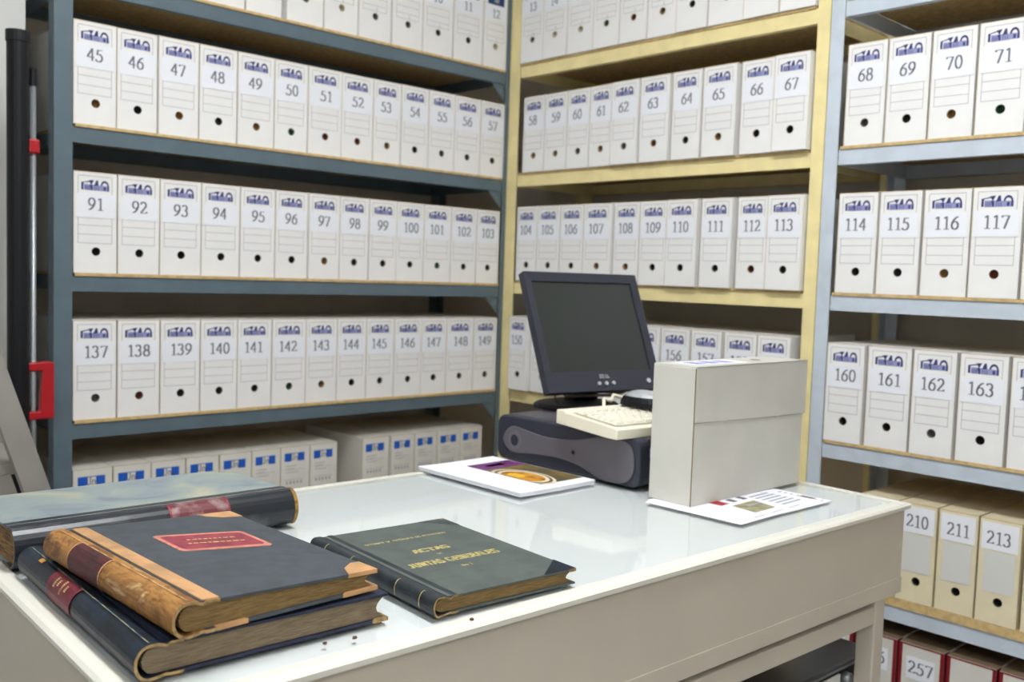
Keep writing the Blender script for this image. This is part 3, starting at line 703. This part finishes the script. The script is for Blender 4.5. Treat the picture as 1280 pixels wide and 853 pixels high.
t = thing('carton', 'grey white cardboard archive carton standing upright on the glass table', 'box', (-.886,-1.484,GZ+.0022), radians(-.6))
W_, D_, H_ = .372, .097, .256
b = MB(); b.box(0, W_, 0, D_, 0, H_-.002); b.build('carton_body', MT['boxgrey'], t, bevel=.0012)
b = MB(); fl = [(.001,-.0022,.1545),(.092,-.0022,.1515),(.097,-.0022,.149),(.102,-.0022,.1515),(.27,-.0022,.1475),(.276,-.0022,.146),(.282,-.0022,.1475),(W_+.006,-.0022,.146),(W_+.006,-.0022,H_),(.001,-.0022,H_)]
b.prism(fl, (0,.002,0)); b.box(.001, W_+.006, -.0022, D_, H_-.0019, H_)
b.build('lid_flap', MT['boxgrey'], t)
b = MB(); b.box(-.0007,.0007,-.0007,.0007,0,H_-.003); b.build('cut_edge', mat('brown_cut_edge',(120,98,66),.8), t)
b = MB(); b.prism([(.001,-.0012,.1535),(.27,-.0012,.1465),(W_,-.0012,.145),(W_,-.0012,.147),(.27,-.0012,.1485),(.001,-.0012,.1555)], (0,.001,0)); b.build('flap_slot', mat('raw_board_edge',(110,98,78),.9), t)
b = MB(); b.poly([(.03,.02,H_+.0004),(.2,.02,H_+.0004),(.2,.08,H_+.0004),(.03,.08,H_+.0004)], 0)
for q in range(3): b.poly([(.045+q*.045,.03,H_+.0007),(.08+q*.045,.03,H_+.0007),(.08+q*.045,.07,H_+.0007),(.045+q*.045,.07,H_+.0007)], 1)
b.poly([(.262+.011*cos(2*pi*k/16), .048+.011*sin(2*pi*k/16), H_+.0005) for k in range(16)], 2)
b.build('lid_print', [wp, MT['mid_ink'], MT['blackmatte']], t)

# ================================================================== COMPUTER
pc = thing('desktop_computer', 'dark navy desktop computer lying flat on the table with grey front panel', 'computer', (-.85,-1.335,GZ), 0)
# local x back, local y to the left in the photo
PW, PH, PD = .412, .0995, .375
b = MB(); b.box(.03, PD, .006, PW-.004, .006, PH); b.build('case', mat('charcoal_steel_case',(78,76,84),.5,noise=.05,scale=30), pc, bevel=.004)
def rrect(x0, x1, z0, z1, r, n=5):
    o = []
    for cx, cz, a in ((x1-r,z0+r,-90),(x1-r,z1-r,0),(x0+r,z1-r,90),(x0+r,z0+r,180)):
        o += arc(cx, cz, r, r, a, a+90, n)
    return o
b = MB(); b.prism([(0, y, z) for y, z in rrect(0, PW, 0.002, PH+.001, .02)], (.032,0,0)); b.build('front_bezel', MT['navy'], pc, bevel=.004)
bone = [(-.946,-.285),(-.959,-.268),(-.981,-.26),(-1.025,-.265),(-1.076,-.27),(-1.129,-.268),(-1.168,-.263),(-1.206,-.254),(-1.243,-.245),(-1.279,-.244),(-1.308,-.252),(-1.319,-.268),(-1.323,-.295),(-1.318,-.315),(-1.301,-.329),(-1.273,-.335),(-1.229,-.332),(-1.19,-.32),(-1.159,-.314),(-1.111,-.31),(-1.048,-.313),(-.983,-.319),(-.961,-.314),(-.946,-.299)]
bone = [(y+1.335, z+.3395) for y, z in bone]
sm = []
for k in range(len(bone)):
    p0, p1, p2, p3 = (Vector(bone[(k+q-1) % len(bone)]) for q in range(4))
    for u in (0,.33,.67):
        sm.append(tuple(.5*((2*p1)+(-p0+p2)*u+(2*p0-5*p1+4*p2-p3)*u*u+(-p0+3*p1-3*p2+p3)*u**3)))
b = MB(); b.prism([(-.004, y, max(.004,z)) for y, z in sm], (.0045,0,0)); pn = b.build('front_panel', MT['purplegrey'], pc, bevel=.002)
def disc(b, c, r, ax, th, n=20, m=0):
    cx, cy, cz = c
    if ax == 'x': b.prism([(cx, cy+r*cos(2*pi*k/n), cz+r*sin(2*pi*k/n)) for k in range(n)], (th,0,0), m)
    elif ax == 'y': b.prism([(cx+r*cos(2*pi*k/n), cy, cz+r*sin(2*pi*k/n)) for k in range(n)], (0,th,0), m)
    else: b.prism([(cx+r*cos(2*pi*k/n), cy+r*sin(2*pi*k/n), cz) for k in range(n)], (0,0,th), m)
b = MB(); disc(b, (-.006,.351,.049), .0125, 'x', .003); b.build('power_button', MT['navy'], pn, bevel=.001)
b = MB(); disc(b, (-.0048,.351,.049), .021, 'x', .0012, 28); b.build('button_ring', mat('pale_grey_plastic',(102,99,105),.45), pn)
b = MB(); disc(b, (-.0052,.174,.049), .004, 'x', .002); b.build('lock_slot', MT['black'], pn)
b = MB(); b.box(.034,.062,.0052,.0058,.06,.08,0); b.box(.05,.062,.0050,.0056,.064,.076,1); b.build('sticker', [mat('pale_blue_sticker',(170,180,214),.5), mat('red_sticker',(150,50,70),.5)], pc)
PCZ = GZ+PH

mo = thing('monitor', 'dark grey flat screen monitor tilted back on top of the computer', 'monitor', (-.588,-1.0207,PCZ), radians(-9.95))
T_ = .4169; PZ = (ZO-.1886)-PCZ
def pm(a, u, c): return (a, u*sin(T_)+c*cos(T_), PZ+u*cos(T_)-c*sin(T_))
W2, HH = .1725, .302
b = MB()
sx, s0, s1 = .1525, .050, .279
fr_o = [(-W2,0),(W2,0),(W2,HH),(-W2,HH)]; fr_i = [(-sx,s0),(sx,s0),(sx,s1),(-sx,s1)]
for k in range(4):
    j = (k+1) % 4
    b.poly([(*fr_o[k],0),(*fr_o[j],0),(*fr_i[j],.003),(*fr_i[k],.003)])
    b.poly([(*fr_i[k],.003),(*fr_i[j],.003),(*fr_i[j],.008),(*fr_i[k],.008)])
    b.poly([(*fr_o[j],0),(*fr_o[k],0),(*fr_o[k],.022),(*fr_o[j],.022)])
b.poly([(*p,.022) for p in fr_o[::-1]])
b.map(pm); b.build('bezel', mat('slate_navy_plastic',(46,48,59),.45), mo)
b = MB(); b.poly([(*p,.0072) for p in fr_i]); b.box(-sx,sx,s0,s1,.0075,.012); b.map(pm); b.build('screen', MT['screen'], mo)
b = MB(); o_ = [(-.165,.008),(.165,.008),(.165,.294),(-.165,.294)]; i_ = [(-.11,.05),(.11,.05),(.11,.25),(-.11,.25)]
for k in range(4):
    j = (k+1) % 4; b.poly([(*o_[k],.0222),(*i_[k],.055),(*i_[j],.055),(*o_[j],.0222)])
b.poly([(*p,.055) for p in i_]); b.poly([(*p,.0222) for p in o_[::-1]]); b.map(pm); b.build('back_shell', MT['black'], mo)
b = MB(); b.prism([(.19*1,0,0)]*0 or [pm(-.035,.06,.03), pm(.035,.06,.03), pm(.035,.14,.05), pm(-.035,.14,.05)], (0,.03,-.005))
b.v=[];b.f=[];b.m=[]
b.prism([(-.04,.085,.012),(.04,.085,.012),(.032,.075,.11),(-.032,.075,.11)], (0,.035,0)); b.build('neck', MT['black'], mo, bevel=.004)
b = MB()
for k_, (rr, z) in enumerate(((1,.0005),(1,.008),(.9,.014))):
    pass
rings = [(1,.0005),(1,.007),(.93,.012),(.5,.018)]
N = 36
for (r0, z0), (r1_, z1) in zip(rings, rings[1:]):
    for k in range(N):
        a, c = 2*pi*k/N, 2*pi*(k+1)/N; f = lambda r, a, z: (-.028+.112*r*cos(a), .085+.09*r*sin(a), z)
        b.poly([f(r0,a,z0),f(r0,c,z0),f(r1_,c,z1),f(r1_,a,z1)])
b.poly([(-.028+.056*cos(2*pi*k/N), .085+.045*sin(2*pi*k/N), .018) for k in range(N)]); b.poly([(-.028+.112*cos(2*pi*k/N), .085+.09*sin(2*pi*k/N), .0005) for k in range(N-1,-1,-1)])
b.build('base', MT['blackmatte'], mo, smooth=False)
for a in (-.022,0,.022):
    b = MB(); b.prism([(a+.0048*cos(2*pi*k/14), .018+.0048*sin(2*pi*k/14), -.0025) for k in range(14)], (0,0,.0035)); b.map(pm); b.build('button', MT['chrome'], mo)
b = MB(); b.prism([(.132+.006*cos(2*pi*k/16), .02+.006*sin(2*pi*k/16), -.003) for k in range(16)], (0,0,.004)); b.map(pm); b.build('power_button', MT['chrome'], mo)
b = MB()
text(b, 'D', -.0165, .031, .009, lambda u, v: pm(u, v, -.0004), 0, .2, .14)
text(b, 'E', -.0085, .031, .009, lambda u, v: pm(u, v, -.0004), 0, .2, .14); text(b, 'LL', .0005, .031, .009, lambda u, v: pm(u, v, -.0004), 0, .2, .14)
b.build('maker_mark', MT['chrome'], mo)
b = MB()
def loop(cx, cy, cz, rx, ry, dz, ph, n=28): return [(cx+rx*cos(2*pi*k/n+ph), cy+ry*sin(2*pi*k/n+ph), cz+dz*sin(2*pi*k/n*2+ph)) for k in range(n+1)]
b.tube(loop(.03,.09,.040,.082,.062,.004,0), .0036, 6); b.tube(loop(.024,.088,.030,.075,.064,.004,1), .0036, 6); b.tube(loop(.04,.09,.048,.078,.06,.004,2), .0036, 6)
b.tube([(-.105,.06,.014),(-.112,.06,.03),(-.098,.065,.05),(-.06,.07,.058),(-.02,.075,.055),(.0,.08,.05)], .0022, 6)
b.build('cable', mat('dark_brown_cable',(92,78,56),.5), mo, smooth=True)

# keyboard, resting tilted on the computer
kb = thing('keyboard', 'cream keyboard lying across the top of the computer, overhanging its front', 'keyboard', (-.894,-1.312,PCZ+.0006), radians(-6))
KW, KD = .44, .185
def kz(x, y): return .026 + .014*y/KD
b = MB(); pr = [(0,0,.0),(KD*0,0,.024),(0,.012,.0275),(0,KD-.03,.0375),(0,KD,.0365),(0,KD,.004),(0,.02,0)]
pr = [(0,.002,0),(0,0,.02),(0,.012,.0235),(0,KD-.028,.0345),(0,KD-.024,.038),(0,KD,.037),(0,KD,.008),(0,.03,0)]
b.prism(pr, (KW,0,0)); b.build('keyboard_case', MT['keycream'], kb, bevel=.002)
b = MB(); b.poly([(.010,.014,.0248),(.285,.014,.0248),(.285,.142,.0345),(.010,.142,.0345)]); b.build('key_bed', mat('grey_cream_bed',(176,168,144),.7), kb)
kr = [.02,.04,.058,.076,.094,.122]
for r_, y_ in enumerate(kr):
    x = .016
    while x < KW-.03:
        kw = .0165
        if r_ == 0: kw = .11 if .09 < x < .12 else .024
        elif x < .02: kw = .018 + .006*(5-r_)
        z_ = .0235 + (y_-.012)*.011/.145
        k0 = MB(); e = .003
        y2 = y_+.0155
        z2 = .0235 + (y2-.012)*.011/.145
        lo_ = [(x,y_,z_),(x+kw,y_,z_),(x+kw,y2,z2),(x,y2,z2)]
        hi_ = [(x+e,y_+e*.6,z_+.0075),(x+kw-e,y_+e*.6,z_+.0075),(x+kw-e,y2-e,z2+.0075),(x+e,y2-e,z2+.0075)]
        k0.poly(hi_)
        for q in range(4): k0.poly([lo_[q], lo_[(q+1) % 4], hi_[(q+1) % 4], hi_[q]])
        if x+kw < .285: k0.build('key', MT['keycap'], kb)
        x += kw+.0025
        if x > .285: break
b = MB(); b.tube([(.13,KD-.003,.02),(.14,KD+.006,.034),(.152,KD+.02,.048),(.17,KD+.016,.044),(.19,KD+.03,.054),(.22,KD+.018,.046),(.25,KD+.032,.052),(.28,KD+.015,.044),(.31,KD+.03,.05),(.34,KD+.02,.02)], .0042, 8); b.build('cable', MT['keycream'], kb, smooth=True)

ms = thing('mouse', 'black computer mouse with silver top resting on the keyboard', 'mouse', (-.698,-1.216,PCZ+.0425), radians(-88))
def dome(b, rx, ry, rz, z0, m=0, nu=20, nv=6, cut=0):
    for i in range(nv):
        for k in range(nu):
            A, B = cut+(pi/2-cut)*i/nv, cut+(pi/2-cut)*(i+1)/nv; a, c = 2*pi*k/nu, 2*pi*(k+1)/nu
            f = lambda t, p: (rx*cos(t)*cos(p), ry*cos(t)*sin(p), z0+rz*sin(t))
            b.poly([f(A,a),f(A,c),f(B,c),f(B,a)], m)
    b.poly([(rx*cos(cut)*cos(-2*pi*k/nu), ry*cos(cut)*sin(-2*pi*k/nu), z0+rz*sin(cut)) for k in range(nu)], m)
b = MB(); dome(b, .058, .034, .034, .001); b.build('shell', MT['black'], ms, smooth=True)
b = MB(); dome(b, .0585, .0345, .0345, .0012, cut=.62); b.build('top_cover', MT['chrome'], ms, smooth=True)

# ================================================================== PROJECTION SCREEN, LADDER, MACHINE UNDER THE TABLE
sc = thing('projection_screen', 'folded tripod projection screen in a black case with red handle, beside the left post', 'projection screen', (-1.6185,-.1,0), 0)
b = MB(); b.tube([(0,0,.42),(0,0,1.77)], .0235, 20); b.build('case', MT['black'], sc, smooth=False)
for z0_ in (1.7705,.395):
    b = MB(); b.tube([(0,0,z0_),(0,0,z0_+.0245)], .0255, 20); b.build('end_cap', MT['blackmatte'], sc)
b = MB(); b.tube([(.034,.004,.1),(.034,.004,1.678)], .0062, 12); b.build('pole', MT['silver'], sc, smooth=True)
b = MB(); b.tube([(.034,.004,1.6785),(.034,.004,1.715)], .009, 12); b.build('pole_cap', MT['black'], sc)
b = MB(); b.box(.022,.046,-.008,.016,1.522,1.555); b.build('clamp', MT['red'], sc, bevel=.004)
b = MB(); b.prism([(.02,-.008,.898),(.078,-.008,.9),(.078,-.008,1.032),(.07,-.008,1.036),(.02,-.008,1.034),(.02,-.008,1.014),(.052,-.008,1.014),(.046,-.008,.918),(.02,-.008,.918)], (0,.02,0)); b.build('handle', MT['red'], sc, bevel=.003)
for a in (70,190,310):
    b = MB(); b.tube([(.034,.004,.42),(.034+.16*cos(radians(a)),.004+.1*sin(radians(a)),.012)], .006, 8); b.build('leg', MT['silver'], sc)

ld = thing('step_ladder', 'aluminium step ladder with slanted side rail, behind the table on the left', 'ladder', (-1.70,-.5,0), 0)
sl = .081/.249
def rx_(z): return -.0 + (-1.673+1.70) - ((z-ZO)+.383)*sl
for y0, y1 in ((-.0,.025),(.29,.315)):
    b = MB()
    z0, z1 = .0, 1.9
    b.prism([(rx_(z0)-.049,y0,z0),(rx_(z0),y0,z0),(rx_(z1),y0,z1),(rx_(z1)-.049,y0,z1)], (0,.003,0))
    b.prism([(rx_(z0)-.049,y0+.003,z0),(rx_(z0)-.046,y0+.003,z0),(rx_(z1)-.046,y0+.003,z1),(rx_(z1)-.049,y0+.003,z1)], (0,.022,0))
    b.prism([(rx_(z0)-.003,y0+.003,z0),(rx_(z0),y0+.003,z0),(rx_(z1),y0+.003,z1),(rx_(z1)-.003,y0+.003,z1)], (0,.022,0))
    b.build('side_rail', MT['alu'], ld)
for z in (.25,.55,.85,1.15,1.45,1.75):
    b = MB(); x = rx_(z)-.05; b.box(x-.03, x+.045, .026, .289, z, z+.022); b.build('tread', MT['alu'], ld, bevel=.002)

pr_ = thing('office_machine', 'black office machine standing on the floor under the right end of the table', 'machine', (-.884,-1.64,0), radians(-.5))
MH = ZO-.651
b = MB(); b.box(.006, .414, .004, .346, .0, MH-.0145); b.build('housing', MT['blackmatte'], pr_, bevel=.004)
b = MB(); b.box(0, .42, -.004, .35, MH-.014, MH); b.build('lid', mat('charcoal_lid',(58,58,62),.3), pr_, bevel=.005)
b = MB(); b.box(.004,.416,-.0052,-.0042,MH-.009,MH-.005); b.build('lid_edge_highlight', mat('painted_highlight_grey',(120,118,120),.4), pr_)  # light grey bar paints the highlight along the lid's front edge
b = MB(); b.box(.30,.40,.09,.2,MH+.0002,MH+.001); b.build('lid_reflection', mat('painted_reflection_grey',(104,106,110),.3), pr_)  # grey rectangle paints a reflection on the lid top
b = MB(); b.box(.205,.29,-.002,.0035,MH-.12,MH-.02); b.build('control_panel', MT['sheet'], pr_, bevel=.002)
b = MB(); b.tube([(.308,.0035,MH-.032),(.308,-.013,MH-.032)], .0115, 16); b.build('knob', MT['silver'], pr_, smooth=True)
# crumbs fallen from the old bindings
def at_table(lx, ly):
    a = -radians(1.75); return (-.485+lx*cos(a)-ly*sin(a), -1.712+lx*sin(a)+ly*cos(a))
for k, (lx, ly, z) in enumerate(((-1.085,.012,TZ-.0021), (-1.227,.045,GZ), (-1.262,.05,GZ))):
    b = MB(); q = [(.0035*cos(2*pi*j/7)*(1+.3*((j*k+j) % 3-1)), .0025*sin(2*pi*j/7)*(1+.25*((j+k) % 2)), .0003) for j in range(7)]
    b.prism(q, (.0004,.0003,.0016)); o = b.build('leather_crumb', mat('dark_brown_crumb',(84,58,44),.9), None)
    o.location = (*at_table(lx, ly), z); o['label'] = 'tiny dark crumb of leather on the front edge of the table'; o['category'] = 'crumb'; o['group'] = 'crumbs from the old bindings'
